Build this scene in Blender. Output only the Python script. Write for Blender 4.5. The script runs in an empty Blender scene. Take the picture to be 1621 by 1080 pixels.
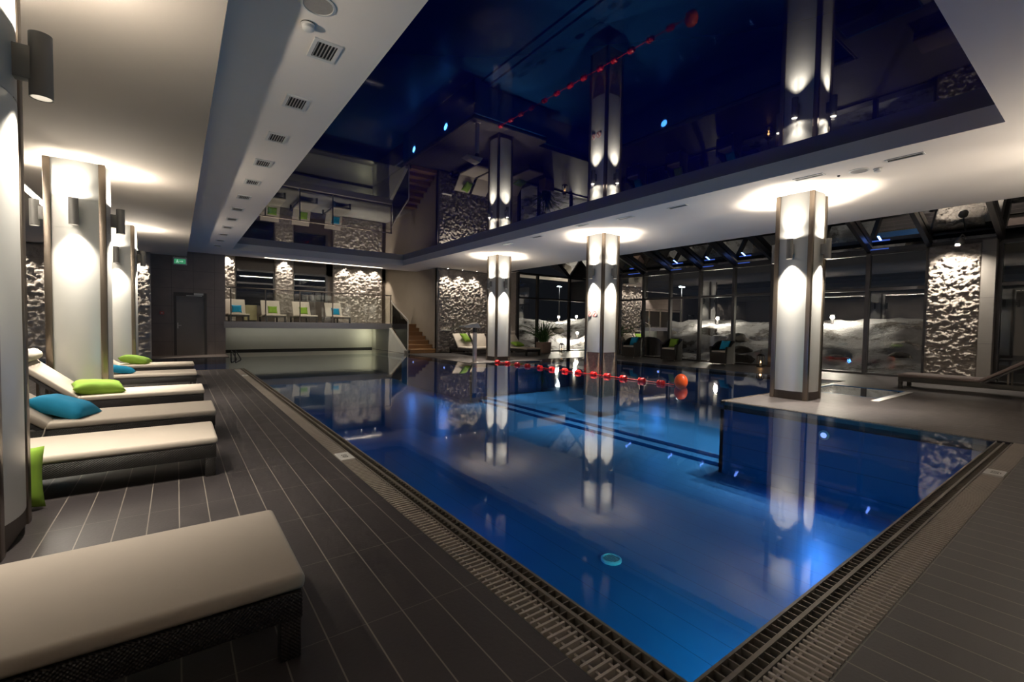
import bpy, bmesh, math, random
from mathutils import Vector, Matrix, noise
R = math.radians
PI = math.pi
random.seed(7)
S = bpy.context.scene
COL = S.collection

# ------------------------------------------------------------------ helpers
class MB:
    """collects shapes and links them as one mesh object"""
    def __init__(s): s.bm = bmesh.new()
    def box(s, x0, x1, y0, y1, z0, z1, m=None, bev=0):
        v = [s.bm.verts.new(p) for p in ((x0,y0,z0),(x1,y0,z0),(x1,y1,z0),(x0,y1,z0),(x0,y0,z1),(x1,y0,z1),(x1,y1,z1),(x0,y1,z1))]
        fs = [s.bm.faces.new([v[i] for i in f]) for f in ((0,3,2,1),(4,5,6,7),(0,1,5,4),(1,2,6,5),(2,3,7,6),(3,0,4,7))]
        if bev:
            es = list({e for f in fs for e in f.edges})
            r = bmesh.ops.bevel(s.bm, geom=es, offset=bev, segments=3, profile=.5, affect='EDGES')
            v = list({w for f in r['faces'] for w in f.verts} | {w for w in v if w.is_valid})
        if m is not None:
            for w in v: w.co = m @ w.co
        return s
    def quad(s, *p):
        s.bm.faces.new([s.bm.verts.new(q) for q in p]); return s
    def poly(s, pts, axis, a, b):
        """prism: polygon pts in the plane normal to axis, from a to b"""
        def P(u, w, t): return {'x': (t,u,w), 'y': (u,t,w), 'z': (u,w,t)}[axis]
        A = [s.bm.verts.new(P(u,w,a)) for u, w in pts]; B = [s.bm.verts.new(P(u,w,b)) for u, w in pts]
        n = len(pts)
        s.bm.faces.new(A[::-1]); s.bm.faces.new(B)
        for i in range(n): s.bm.faces.new((A[i], A[(i+1)%n], B[(i+1)%n], B[i]))
        return s
    def cyl(s, p, q, r, r2=None, n=16, caps=True):
        p, q = Vector(p), Vector(q); r2 = r if r2 is None else r2
        d = (q-p).normalized(); u = d.orthogonal().normalized(); w = d.cross(u)
        A = [s.bm.verts.new(p+(u*math.cos(2*PI*i/n)+w*math.sin(2*PI*i/n))*r) for i in range(n)]
        B = [s.bm.verts.new(q+(u*math.cos(2*PI*i/n)+w*math.sin(2*PI*i/n))*r2) for i in range(n)]
        for i in range(n): s.bm.faces.new((A[i],A[(i+1)%n],B[(i+1)%n],B[i]))
        if caps: s.bm.faces.new(A[::-1]); s.bm.faces.new(B)
        return s
    def tube(s, pts, r, n=8):
        pts = [Vector(p) for p in pts]; rings = []
        u = None
        for i, p in enumerate(pts):
            d = (pts[min(i+1,len(pts)-1)]-pts[max(i-1,0)]).normalized()
            u = d.orthogonal().normalized() if u is None else (u-d*u.dot(d)).normalized()
            w = d.cross(u)
            rings.append([s.bm.verts.new(p+(u*math.cos(2*PI*k/n)+w*math.sin(2*PI*k/n))*r) for k in range(n)])
        for a, b in zip(rings, rings[1:]):
            for k in range(n): s.bm.faces.new((a[k],a[(k+1)%n],b[(k+1)%n],b[k]))
        s.bm.faces.new(rings[0][::-1]); s.bm.faces.new(rings[-1]); return s
    def lathe(s, prof, c=(0,0,0), n=24):
        c = Vector(c); rings = []
        for r, z in prof:
            rings.append([s.bm.verts.new(c+Vector((r*math.cos(2*PI*k/n), r*math.sin(2*PI*k/n), z))) for k in range(n)])
        for a, b in zip(rings, rings[1:]):
            for k in range(n): s.bm.faces.new((a[k],a[(k+1)%n],b[(k+1)%n],b[k]))
        s.bm.faces.new(rings[0][::-1]); s.bm.faces.new(rings[-1]); return s
    def ring(s, c, ux, uy, ri, ro, n=24):
        """flat ring, one face thick"""
        c, ux, uy = Vector(c), Vector(ux), Vector(uy)
        A = [s.bm.verts.new(c+(ux*math.cos(2*PI*k/n)+uy*math.sin(2*PI*k/n))*ri) for k in range(n)]
        B = [s.bm.verts.new(c+(ux*math.cos(2*PI*k/n)+uy*math.sin(2*PI*k/n))*ro) for k in range(n)]
        for k in range(n): s.bm.faces.new((A[k],B[k],B[(k+1)%n],A[(k+1)%n]))
        return s
    def xform(s, m):
        for v in s.bm.verts: v.co = m @ v.co
        return s
    def build(s, name, mat, parent=None, smooth=35, world=False):
        me = bpy.data.meshes.new(name)
        bmesh.ops.recalc_face_normals(s.bm, faces=s.bm.faces[:])
        if parent is not None and world:
            off = parent_loc(parent)
            for v in s.bm.verts: v.co -= off
        s.bm.to_mesh(me); s.bm.free()
        if smooth:
            me.polygons.foreach_set('use_smooth', [True]*len(me.polygons))
            me.set_sharp_from_angle(angle=R(smooth))
        for m in (mat if isinstance(mat, (list, tuple)) else [mat]): me.materials.append(m)
        o = bpy.data.objects.new(name, me); COL.objects.link(o)
        if parent is not None: o.parent = parent
        return o

def parent_loc(p):
    v = Vector((0,0,0))
    while p is not None: v += p.location; p = p.parent
    return v

def tag(o, label, cat, group=None, kind=None):
    o['label'] = label; o['category'] = cat
    if group: o['group'] = group
    if kind: o['kind'] = kind
    return o

def empty(name, loc=(0,0,0), rz=0):
    o = bpy.data.objects.new(name, None); COL.objects.link(o)
    o.location = loc; o.rotation_euler = (0,0,rz); o.empty_display_size = .1
    return o

def copy_tree(o, parent=None):
    c = o.copy(); COL.objects.link(c)
    for k in ('label','category','group'):
        if k in c and parent is None: del c[k]
    if parent is not None: c.parent = parent
    for ch in list(o.children): copy_tree(ch, c)
    return c

def struct(o, label, cat):
    return tag(o, label, cat, kind='structure')

def light(name, kind, loc, power, color=(1,.90,.765), aim=None, parent=None, **kw):
    d = bpy.data.lights.new(name, kind); d.energy = power; d.color = color
    for k, v in kw.items(): setattr(d, k, v)
    o = bpy.data.objects.new(name, d); COL.objects.link(o); o.location = loc
    if aim is not None: o.rotation_euler = Vector(aim).to_track_quat('-Z', 'Y').to_euler()
    if parent is not None: o.parent = parent
    return o

# ------------------------------------------------------------------ materials
def new_mat(name):
    m = bpy.data.materials.new(name); m.use_nodes = True
    nt = m.node_tree; b = nt.nodes['Principled BSDF']
    return m, nt, b
def N(nt, t, **kw):
    n = nt.nodes.new(t)
    for k, v in kw.items():
        if k in n.inputs: n.inputs[k].default_value = v
        else: setattr(n, k, v)
    return n
def math_n(nt, op, a, b=None, c=None):
    n = nt.nodes.new('ShaderNodeMath'); n.operation = op
    for i, v in enumerate((a, b, c)):
        if v is None: continue
        if isinstance(v, (int, float)): n.inputs[i].default_value = v
        else: nt.links.new(v, n.inputs[i])
    return n.outputs[0]
def mix_c(nt, f, a, b):
    n = nt.nodes.new('ShaderNodeMix'); n.data_type = 'RGBA'
    for s, v in ((n.inputs['Factor'], f), (n.inputs[6], a), (n.inputs[7], b)):
        if isinstance(v, (int, float)): s.default_value = v
        elif isinstance(v, tuple): s.default_value = (*v, 1)
        else: nt.links.new(v, s)
    return n.outputs[2]
def bump(nt, b, h, strength=.3, dist=.01):
    n = N(nt, 'ShaderNodeBump'); n.inputs['Strength'].default_value = strength; n.inputs['Distance'].default_value = dist
    nt.links.new(h, n.inputs['Height']); nt.links.new(n.outputs[0], b.inputs['Normal'])
def plain(name, col, rough=.6, metal=0, spec=.5, var=.12, scale=6, bmp=0, coat=0, stretch=None):
    """procedural: base colour with gentle noise variation and optional grain"""
    m, nt, b = new_mat(name)
    tc = N(nt, 'ShaderNodeTexCoord'); no = N(nt, 'ShaderNodeTexNoise', Scale=scale, Detail=4.0)
    src = tc.outputs['Object']
    if stretch:
        mp = N(nt, 'ShaderNodeMapping'); mp.inputs['Scale'].default_value = stretch
        nt.links.new(src, mp.inputs[0]); src = mp.outputs[0]
    nt.links.new(src, no.inputs['Vector'])
    lo = tuple(c*(1-var) for c in col); hi = tuple(min(1, c*(1+var)) for c in col)
    nt.links.new(mix_c(nt, no.outputs['Fac'], lo, hi), b.inputs['Base Color'])
    b.inputs['Roughness'].default_value = rough; b.inputs['Metallic'].default_value = metal
    b.inputs['Specular IOR Level'].default_value = spec; b.inputs['Coat Weight'].default_value = coat
    if bmp:
        n2 = N(nt, 'ShaderNodeTexNoise', Scale=scale*12, Detail=3.0); nt.links.new(src, n2.inputs['Vector'])
        bump(nt, b, n2.outputs['Fac'], bmp, .004)
    return m
def emit(name, col, st):
    m = bpy.data.materials.new(name); m.use_nodes = True; nt = m.node_tree; nt.nodes.clear()
    e = N(nt, 'ShaderNodeEmission', Strength=st); e.inputs[0].default_value = (*col, 1)
    o = N(nt, 'ShaderNodeOutputMaterial'); nt.links.new(e.outputs[0], o.inputs[0]); return m

M = {}
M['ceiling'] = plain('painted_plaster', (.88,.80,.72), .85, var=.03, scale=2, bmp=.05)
M['ceiling_low'] = plain('spill_darkened_plaster', (.36,.32,.275), .85, var=.03, scale=2, bmp=.05)  # soffit plaster with its colour darkened to offset the strong lamp spill
M['panel'] = plain('satin_white_panel', (.68,.68,.645), .34, metal=.45, var=.04, scale=3)
M['post'] = plain('brushed_bronze_metal', (.22,.185,.15), .32, metal=1, var=.1, scale=8, stretch=(1,1,.05))
M['plinth'] = plain('dark_plinth_stone', (.06,.045,.036), .5, var=.3, scale=14)
M['lamp'] = plain('grey_powder_coat', (.17,.165,.155), .5, metal=.3, var=.05)
M['white'] = plain('white_plastic', (.7,.68,.64), .4, var=.04)
M['greyvent'] = plain('dark_vent_metal', (.06,.055,.05), .5, metal=.5)
M['steel'] = plain('stainless_steel', (.62,.59,.55), .4, metal=.65, var=.06, scale=20)
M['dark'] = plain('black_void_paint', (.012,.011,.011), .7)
M['frame'] = plain('anthracite_window_frame', (.045,.043,.045), .38, metal=.4, var=.1)
M['beam'] = plain('dark_roof_steel', (.035,.035,.038), .45, metal=.3, var=.15)
M['beige'] = plain('beige_plaster', (.30,.25,.195), .75, var=.12, scale=1.5)
M['lightwall'] = plain('pale_tile_wall', (.6,.58,.5), .5, var=.05, scale=3)
M['wood'] = plain('oak_stair_tread', (.36,.2,.09), .45, var=.25, scale=5, stretch=(1,8,8))
M['cushion'] = plain('cream_canvas', (.54,.475,.40), .9, var=.05, scale=5, bmp=.12)
M['taupe'] = plain('taupe_canvas', (.13,.10,.092), .85, var=.08, bmp=.12)
M['green'] = plain('lime_fabric', (.20,.35,.03), .85, var=.12, scale=9, bmp=.15)
M['blue'] = plain('turquoise_fabric', (.005,.25,.46), .85, var=.12, scale=9, bmp=.15)
M['red'] = plain('red_float_plastic', (.72,.018,.02), .35, var=.1)
M['orange'] = plain('orange_buoy_plastic', (.95,.12,.02), .4, var=.08)
M['door'] = plain('grey_door_paint', (.21,.19,.175), .5, var=.06)
M['doorframe'] = plain('dark_door_frame', (.055,.048,.045), .45)
M['leaf'] = plain('palm_leaf', (.055,.14,.035), .5, var=.4, scale=7)
M['terra'] = plain('terracotta', (.30,.215,.18), .8, var=.15)
M['rock'] = plain('dark_garden_rock', (.09,.08,.07), .9, var=.4, scale=3, bmp=.5)
M['snow'] = None
M['shrub'] = plain('bare_dark_shrub', (.05,.042,.03), .9, var=.3)
M['signgreen'] = emit('exit_sign_green', (.05,.28,.13), .8)
M['signpale'] = emit('exit_sign_pale', (.35,.6,.45), .9)
M['redmark'] = plain('faded_red_ink', (.55,.12,.11), .6)
M['ink'] = plain('dark_ink', (.07,.065,.06), .6)
M['lens'] = emit('lamp_lens_warm', (1,.9,.76), 22)
M['spotlens'] = emit('downlight_lens_warm', (1,.9,.76), 14)
M['strip'] = emit('strip_light_warm', (1,.88,.72), 7)
M['globe'] = emit('bollard_globe', (1,.9,.72), 40)
M['streethead'] = emit('street_lamp_head', (.85,.95,1), 14)
M['flame'] = emit('candle_flame', (1,.55,.2), 14)
M['candle'] = plain('candle_wax', (.75,.62,.42), .5)
M['poollens'] = emit('pool_lamp_lens', (.25,.35,1), 2.5)
M['ledblue'] = emit('blue_led_strip', (.10,.22,1), .45)
M['drain'] = plain('pool_drain_steel', (.62,.95,.9), .3, var=.3, scale=25)

def tile_mat():
    m, nt, b = new_mat('dark_plank_tiles')
    g = N(nt, 'ShaderNodeNewGeometry'); sp = N(nt, 'ShaderNodeSeparateXYZ'); nt.links.new(g.outputs['Position'], sp.inputs[0])
    def line(out, ph, per, w):
        f = math_n(nt, 'FRACT', math_n(nt, 'DIVIDE', math_n(nt, 'SUBTRACT', out, ph-100*per), per))
        d = math_n(nt, 'ABSOLUTE', math_n(nt, 'SUBTRACT', f, .5))
        return math_n(nt, 'GREATER_THAN', d, .5-w/per/2)
    lx = line(sp.outputs[0], .47, .1555, .0058); ly = line(sp.outputs[1], 1.21, .625, .0042)
    no = N(nt, 'ShaderNodeTexNoise', Scale=3.5, Detail=6.0, Roughness=.65); nt.links.new(g.outputs['Position'], no.inputs['Vector'])
    n2 = N(nt, 'ShaderNodeTexNoise', Scale=60.0, Detail=2.0); nt.links.new(g.outputs['Position'], n2.inputs['Vector'])
    base = mix_c(nt, no.outputs['Fac'], (.022,.0185,.0195), (.052,.044,.0455))
    base = mix_c(nt, math_n(nt, 'MULTIPLY', n2.outputs['Fac'], .35), base, (.052,.047,.044))
    gr = mix_c(nt, ly, base, (.13,.115,.10))
    gr = mix_c(nt, lx, gr, (.22,.195,.165))
    nt.links.new(gr, b.inputs['Base Color'])
    b.inputs['Roughness'].default_value = .42
    rr = N(nt, 'ShaderNodeMapRange'); nt.links.new(no.outputs['Fac'], rr.inputs[0]); rr.inputs[3].default_value = .34; rr.inputs[4].default_value = .52
    nt.links.new(rr.outputs[0], b.inputs['Roughness'])
    h = math_n(nt, 'SUBTRACT', n2.outputs['Fac'], math_n(nt, 'MAXIMUM', lx, ly))
    bump(nt, b, h, .25, .003)
    return m
M['tile'] = tile_mat()

def wall_tile_mat(name, c0, c1, px, pz, rough=.55, axis=0):
    m, nt, b = new_mat(name)
    g = N(nt, 'ShaderNodeNewGeometry'); sp = N(nt, 'ShaderNodeSeparateXYZ'); nt.links.new(g.outputs['Position'], sp.inputs[0])
    def line(out, per, w):
        f = math_n(nt, 'FRACT', math_n(nt, 'DIVIDE', math_n(nt, 'ADD', out, 100*per+.13), per))
        return math_n(nt, 'GREATER_THAN', math_n(nt, 'ABSOLUTE', math_n(nt, 'SUBTRACT', f, .5)), .5-w/per/2)
    l = math_n(nt, 'MAXIMUM', line(sp.outputs[axis], px, .008), line(sp.outputs[2], pz, .008))
    no = N(nt, 'ShaderNodeTexNoise', Scale=2.5, Detail=6.0, Roughness=.6); nt.links.new(g.outputs['Position'], no.inputs['Vector'])
    base = mix_c(nt, no.outputs['Fac'], c0, c1)
    nt.links.new(mix_c(nt, l, base, tuple(v*.55 for v in c0)), b.inputs['Base Color'])
    b.inputs['Roughness'].default_value = rough
    bump(nt, b, math_n(nt, 'SUBTRACT', no.outputs['Fac'], l), .2, .004)
    return m
M['walltile'] = wall_tile_mat('dark_brown_wall_tiles', (.16,.132,.12), (.25,.21,.19), .62, .62)
M['greystone'] = wall_tile_mat('smooth_grey_stone', (.13,.12,.11), (.2,.185,.165), 1.3, 1.1)
M['pooltile'] = wall_tile_mat('blue_pool_tiles', (.015,.10,.27), (.03,.15,.35), .3, .3, .35)

def stone_mat():
    m, nt, b = new_mat('split_face_stone')
    tc = N(nt, 'ShaderNodeNewGeometry')
    no = N(nt, 'ShaderNodeTexNoise', Scale=14.0, Detail=8.0, Roughness=.72); nt.links.new(tc.outputs['Position'], no.inputs['Vector'])
    nt.links.new(mix_c(nt, no.outputs['Fac'], (.26,.225,.195), (.52,.47,.42)), b.inputs['Base Color'])
    b.inputs['Roughness'].default_value = .9
    bump(nt, b, no.outputs['Fac'], .9, .06)
    return m
M['stone'] = stone_mat()
M['pebble'] = plain('brown_mosaic_stone', (.34,.25,.17), .85, var=.6, scale=22, bmp=.8)

def snow_mat():
    m, nt, b = new_mat('trodden_snow_with_bare_earth')
    g = N(nt, 'ShaderNodeNewGeometry')
    a = N(nt, 'ShaderNodeTexNoise', Scale=.9, Detail=9.0, Roughness=.68); nt.links.new(g.outputs['Position'], a.inputs['Vector'])
    c = N(nt, 'ShaderNodeTexNoise', Scale=5.0, Detail=8.0, Roughness=.7); nt.links.new(g.outputs['Position'], c.inputs['Vector'])
    rp = N(nt, 'ShaderNodeMapRange'); rp.inputs[1].default_value = .52; rp.inputs[2].default_value = .60; nt.links.new(a.outputs['Fac'], rp.inputs[0])
    sn = mix_c(nt, c.outputs['Fac'], (.5,.5,.53), (.88,.88,.9))
    nt.links.new(mix_c(nt, rp.outputs[0], sn, mix_c(nt, c.outputs['Fac'], (.05,.045,.04), (.3,.28,.27))), b.inputs['Base Color'])
    b.inputs['Roughness'].default_value = .9
    bump(nt, b, math_n(nt, 'ADD', a.outputs['Fac'], math_n(nt, 'MULTIPLY', c.outputs['Fac'], .35)), .9, .35)
    return m
M['snow'] = snow_mat()

def wicker_mat():
    m, nt, b = new_mat('dark_woven_wicker')
    tc = N(nt, 'ShaderNodeTexCoord'); sp = N(nt, 'ShaderNodeSeparateXYZ'); nt.links.new(tc.outputs['Object'], sp.inputs[0])
    s = math_n(nt, 'ADD', sp.outputs[0], sp.outputs[1])
    a = math_n(nt, 'SINE', math_n(nt, 'MULTIPLY', s, 2*PI/.014)); c = math_n(nt, 'SINE', math_n(nt, 'MULTIPLY', sp.outputs[2], 2*PI/.014))
    w = math_n(nt, 'MULTIPLY', a, c)
    f = math_n(nt, 'MULTIPLY_ADD', w, .5, .5)
    nt.links.new(mix_c(nt, f, (.003,.0025,.002), (.014,.010,.008)), b.inputs['Base Color'])
    b.inputs['Roughness'].default_value = .42
    bump(nt, b, w, .6, .004)
    return m
M['wicker'] = wicker_mat()

def glass_mat(name, ior, tint=(1,1,1), rough=0.0):
    m = bpy.data.materials.new(name); m.use_nodes = True; nt = m.node_tree; nt.nodes.clear()
    fr = N(nt, 'ShaderNodeFresnel', IOR=ior); t = N(nt, 'ShaderNodeBsdfTransparent'); t.inputs[0].default_value = (*tint, 1)
    g = N(nt, 'ShaderNodeBsdfGlossy', Roughness=rough); g.inputs[0].default_value = (1,1,1,1)
    no = N(nt, 'ShaderNodeTexNoise', Scale=.7, Detail=1.0); bp = N(nt, 'ShaderNodeBump', Strength=.015, Distance=.02)
    nt.links.new(no.outputs['Fac'], bp.inputs['Height']); nt.links.new(bp.outputs[0], g.inputs['Normal'])
    mx = N(nt, 'ShaderNodeMixShader'); o = N(nt, 'ShaderNodeOutputMaterial')
    nt.links.new(fr.outputs[0], mx.inputs[0]); nt.links.new(t.outputs[0], mx.inputs[1]); nt.links.new(g.outputs[0], mx.inputs[2]); nt.links.new(mx.outputs[0], o.inputs[0])
    return m
M['glass'] = glass_mat('night_window_glass', 1.75, (.92,.95,.95))
M['railglass'] = glass_mat('clear_balustrade_glass', 1.5, (.95,.97,.95))
M['roofglass'] = glass_mat('dark_roof_glass', 1.6, (.55,.62,.62))

def water_mat():
    m = bpy.data.materials.new('still_pool_water'); m.use_nodes = True; nt = m.node_tree; nt.nodes.clear()
    g = N(nt, 'ShaderNodeNewGeometry')
    mp = N(nt, 'ShaderNodeMapping'); mp.inputs['Scale'].default_value = (1,1,1); nt.links.new(g.outputs['Position'], mp.inputs[0])
    no = N(nt, 'ShaderNodeTexNoise', Scale=1.6, Detail=3.0, Roughness=.5); nt.links.new(mp.outputs[0], no.inputs['Vector'])
    bp = N(nt, 'ShaderNodeBump', Strength=.05, Distance=.02); nt.links.new(no.outputs['Fac'], bp.inputs['Height'])
    fr = N(nt, 'ShaderNodeFresnel', IOR=1.29)
    t = N(nt, 'ShaderNodeBsdfTransparent'); t.inputs[0].default_value = (.74,.88,.95,1)
    gl = N(nt, 'ShaderNodeBsdfGlossy', Roughness=.035); gl.inputs[0].default_value = (1,1,1,1)
    nt.links.new(bp.outputs[0], gl.inputs['Normal'])
    mx = N(nt, 'ShaderNodeMixShader'); o = N(nt, 'ShaderNodeOutputMaterial')
    nt.links.new(fr.outputs[0], mx.inputs[0]); nt.links.new(t.outputs[0], mx.inputs[1]); nt.links.new(gl.outputs[0], mx.inputs[2]); nt.links.new(mx.outputs[0], o.inputs[0])
    return m
M['water'] = water_mat()

def stretch_mat():
    m, nt, b = new_mat('glossy_navy_stretch_ceiling')
    no = N(nt, 'ShaderNodeTexNoise', Scale=.5, Detail=1.0)
    g = N(nt, 'ShaderNodeNewGeometry'); nt.links.new(g.outputs['Position'], no.inputs['Vector'])
    nt.links.new(mix_c(nt, no.outputs['Fac'], (.001,.002,.05), (.002,.003,.075)), b.inputs['Base Color'])
    b.inputs['Roughness'].default_value = .02; b.inputs['IOR'].default_value = 1.33
    bump(nt, b, no.outputs['Fac'], .02, .02)
    return m
M['recess'] = stretch_mat()

# ------------------------------------------------------------------ key dimensions
H, HL, ZR = 3.64, 3.35, 3.87            # soffit, lower left ceiling, glossy recess
XL, XR, YN, YD = 1.443, 7.56, .87, 13.80 # pool edges
XG, YG = 1.178, .59                      # outer edges of the overflow grating
YW = 19.64                               # wall with the door
XW, YC = 15.77, 16.57                    # window walls
BAL = 1.22                               # balcony floor

# ------------------------------------------------------------------ floor, pool
f = MB()
def slab(x0, x1, y0, y1, z1=0, z0=-.22): f.box(x0, x1, y0, y1, z0, z1)
slab(-5, XG, -5, YD-.13); slab(XG, 16.2, -5, YG)
slab(XR+.07, 10.4, YG, 4.08); slab(10.4, 12.1, YG, 2.7); slab(10.4, 12.1, 4.0, 4.08); slab(12.1, 16.2, YG, 4.08)
slab(13.17, 16.2, 4.08, 16.7); slab(16.2, 17.7, 13.36, 16.7)
slab(XR+.07, 10.6, 12.52, 17.6); slab(10.6, 13.17, 12.97, 17.6); slab(13.17, 13.3, 16.7, 17.6)
slab(-5, XL, 18.3, 19.8); slab(XR+.07, 9.1, 17.6, 24)
struct(f.build('floor', M['tile'], smooth=0), 'dark plank tile deck around the pool with pale grout lines', 'floor')

# basin
b = MB()
Z1, Z2, Z3 = -1.25, -1.25, -.55
b.box(XL-.05, 7.85, YN-.05, 22, Z1-.1, Z1); b.box(-5, XL-.05, YD, 18.4, Z1-.1, Z1)
for k in range(2): b.box(7.85+.25*k, 13.2, 4.1, 13.0, Z1-.1, Z1+.07*(k+1))
for x0, x1, y0, y1 in ((XL-.06,XL,YN-.06,YD),(XL,XR,YN-.06,YN),(XR,XR+.06,YN-.06,4.15),(XR,13.1,4.09,4.15),(13.1,13.16,4.09,12.9),
                       (10.5,13.16,12.9,12.96),(10.5,10.56,12.45,12.96),(XR,10.56,12.45,12.51),(XR,XR+.06,12.45,18.0),
                       (-5,XL,YD-.06,YD),(-5,XL,18.3,18.36),(XL-.06,XL,18.3,21.9)):
    b.box(x0, x1, y0, y1, Z1-.1, -.15)
struct(b.build('pool_basin', M['pooltile'], smooth=0), 'blue tiled swimming pool basin with steps up to the side bay', 'pool')
w = MB()
for x0, x1, y0, y1 in ((XL,XR,YN,YD),(-5,XR,YD,18.3),(XL,7.68,18.3,21.85),(XR,13.1,4.15,12.45),(10.56,13.1,12.45,12.9)):
    w.quad((x0,y0,-.008),(x1,y0,-.008),(x1,y1,-.008),(x0,y1,-.008))
bmesh.ops.remove_doubles(w.bm, verts=w.bm.verts[:], dist=1e-4)
struct(w.build('pool_water', M['water'], smooth=0), 'still blue pool water mirroring the lit columns', 'water')
# jacuzzi
j = MB(); j.box(10.4,12.1,2.7,4.0,-.75,-.7); j.box(10.38,10.42,2.68,4.02,-.75,.0); j.box(12.08,12.12,2.68,4.02,-.75,.0); j.box(10.4,12.1,2.68,2.72,-.75,0); j.box(10.4,12.1,3.98,4.02,-.75,0)
jo = struct(j.build('whirlpool_basin', M['pooltile'], smooth=0), 'small square whirlpool basin set in the deck behind the widest column', 'whirlpool')
j = MB(); j.quad((10.42,2.72,-.01),(12.08,2.72,-.01),(12.08,3.98,-.01),(10.42,3.98,-.01))
struct(j.build('whirlpool_water', M['water'], smooth=0), 'dark still water in the small square whirlpool', 'water')
j = MB(); j.box(9.9,12.0,2.56,2.68,0,.012)
struct(j.build('trim_1', M['white'], smooth=0), 'pale stone edging strip beside the small square whirlpool', 'trim')
# glass screen line / gutter by the whirlpool
# overflow grating and slot gutter
M['bars'] = plain('beige_grating_bars', (.52,.465,.41), .3, metal=.1, var=.15, scale=3)
M['rim'] = plain('bronze_gutter_rim', (.2,.175,.145), .35, metal=.3, var=.15, scale=30)
c = MB()
c.box(XG, XL-.06, YG, YD-.06, -.22, -.16); c.box(XL-.06, XR+.07, YG, YN-.06, -.22, -.16)
c.box(-5, XL-.06, YD-.13, YD-.06, -.22, -.16); c.box(XR+.06, XR+.071, YN, 4.1, -.22, -.16); c.box(XR, 13.17, 4.08, 4.1, -.2, -.03)
c.box(13.16, 13.17, 4.08, 12.97, -.2, -.03); c.box(XR+.06, 10.6, 12.51, 12.52, -.2, -.03)
struct(c.build('trim_2', M['dark'], smooth=0), 'dark overflow channel under the pool edge grating', 'trim')
g = MB(); P = .037
y = YN-.17
while y < YD-.2:
    g.box(XG+.004, XL-.135, y, y+.011, -.03, .002); y += P
for xx in (XG+.035, XL-.16): g.box(xx, xx+.01, YG, YD-.13, -.03, -.006)
struct(g.build('trim_3', M['bars'], smooth=0), 'beige overflow grating along the lounger side of the pool', 'trim')
g = MB(); x = XL-.13
while x < XR+.06:
    g.box(x, x+.011, YG+.004, YN-.135, -.03, .002); x += P
for yy in (YG+.045, YN-.165): g.box(XL-.13, XR+.06, yy, yy+.01, -.03, -.004)
g.box(XG+.004, XL-.135, YG+.004, YN-.17, -.03, .001)
struct(g.build('trim_4', M['bars'], smooth=0), 'beige overflow grating along the near end of the pool', 'trim')
g = MB()
def gutter(p, q, inn, width=.13, step=.05, two=True):
    """ladder-like slot gutter from p to q; inn = unit vector towards the water"""
    p, q, inn = Vector((*p,0)), Vector((*q,0)), Vector((*inn,0)); d = (q-p); L = d.length; d.normalize()
    def bar(a, b_, o0, o1, z0, z1):
        A = p+d*a+inn*o0; B = p+d*b_+inn*o1
        g.box(min(A.x,B.x), max(A.x,B.x), min(A.y,B.y), max(A.y,B.y), z0, z1)
    bar(0, L, -.012, 0, -.07, .0)
    if two: bar(0, L, -.075, -.058, -.05, .001)
    bar(0, L, -width, -width+.012, -.05, .0)
    n = int(L/step)
    for i in range(n):
        bar(i*step, i*step+.006, -width+.01, -.01, -.04, -.004)
gutter((XL,YN),(XL,YD),(1,0)); gutter((XL-.12,YN),(XR,YN),(0,1))
gutter((XR,YN),(XR,4.15),(-1,0),.07,.045,False); gutter((-5,YD),(XL,YD),(0,1),.1,.05,False)
gutter((XR,4.15),(13.1,4.15),(0,1),.07,.06,False); gutter((13.1,4.15),(13.1,12.9),(-1,0),.07,.06,False)
gutter((XR,12.45),(10.56,12.45),(0,-1),.07,.06,False); gutter((XR,12.45),(XR,18.0),(-1,0),.07,.06,False)
struct(g.build('trim_5', M['rim'], smooth=0), 'bronze slotted gutter rim at the water edge', 'trim')

# depth marker plates
def marker(x0, x1, y0, y1, label, rot=0):
    e = empty('depth_marker', ((x0+x1)/2,(y0+y1)/2,.002)); tag(e, label, 'marker', 'white marker plates at the pool edge')
    hx, hy = (x1-x0)/2, (y1-y0)/2
    MB().box(-hx,hx,-hy,hy,0,.012).build('plate', M['white'], e, 0)
    m = MB(); r = min(hx,hy)*.42
    for sx in (-1, 1):
        cx, cy = (sx*r*1.05, 0) if hx > hy else (0, sx*r*1.05)
        m.ring((cx,cy,.0128),(1,0,0),(0,1,0), r*.72, r)
        m.quad((cx-r*.62,cy-r*.5,.013),(cx-r*.48,cy-r*.62,.013),(cx+r*.62,cy+r*.5,.013),(cx+r*.48,cy+r*.62,.013))
    for k in range(3): m.box(-r*.9,r*.9,-r*1.35-k*.001,-r*1.25,.0125,.013)
    m.build('pictogram', M['ink'], e, 0)
marker(XG+.004, XG+.125, 4.15, 4.39, 'white pictogram plate on the beige grating beside the lounger with hanging green cushion')
marker(5.69, 5.92, YG+.01, YG+.135, 'white pictogram plate on the near-end grating close to the far pool corner')
marker(XG+.01, XG+.12, 11.78, 12.02, 'small white plate at the far end of the lounger-side pool edge')

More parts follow.
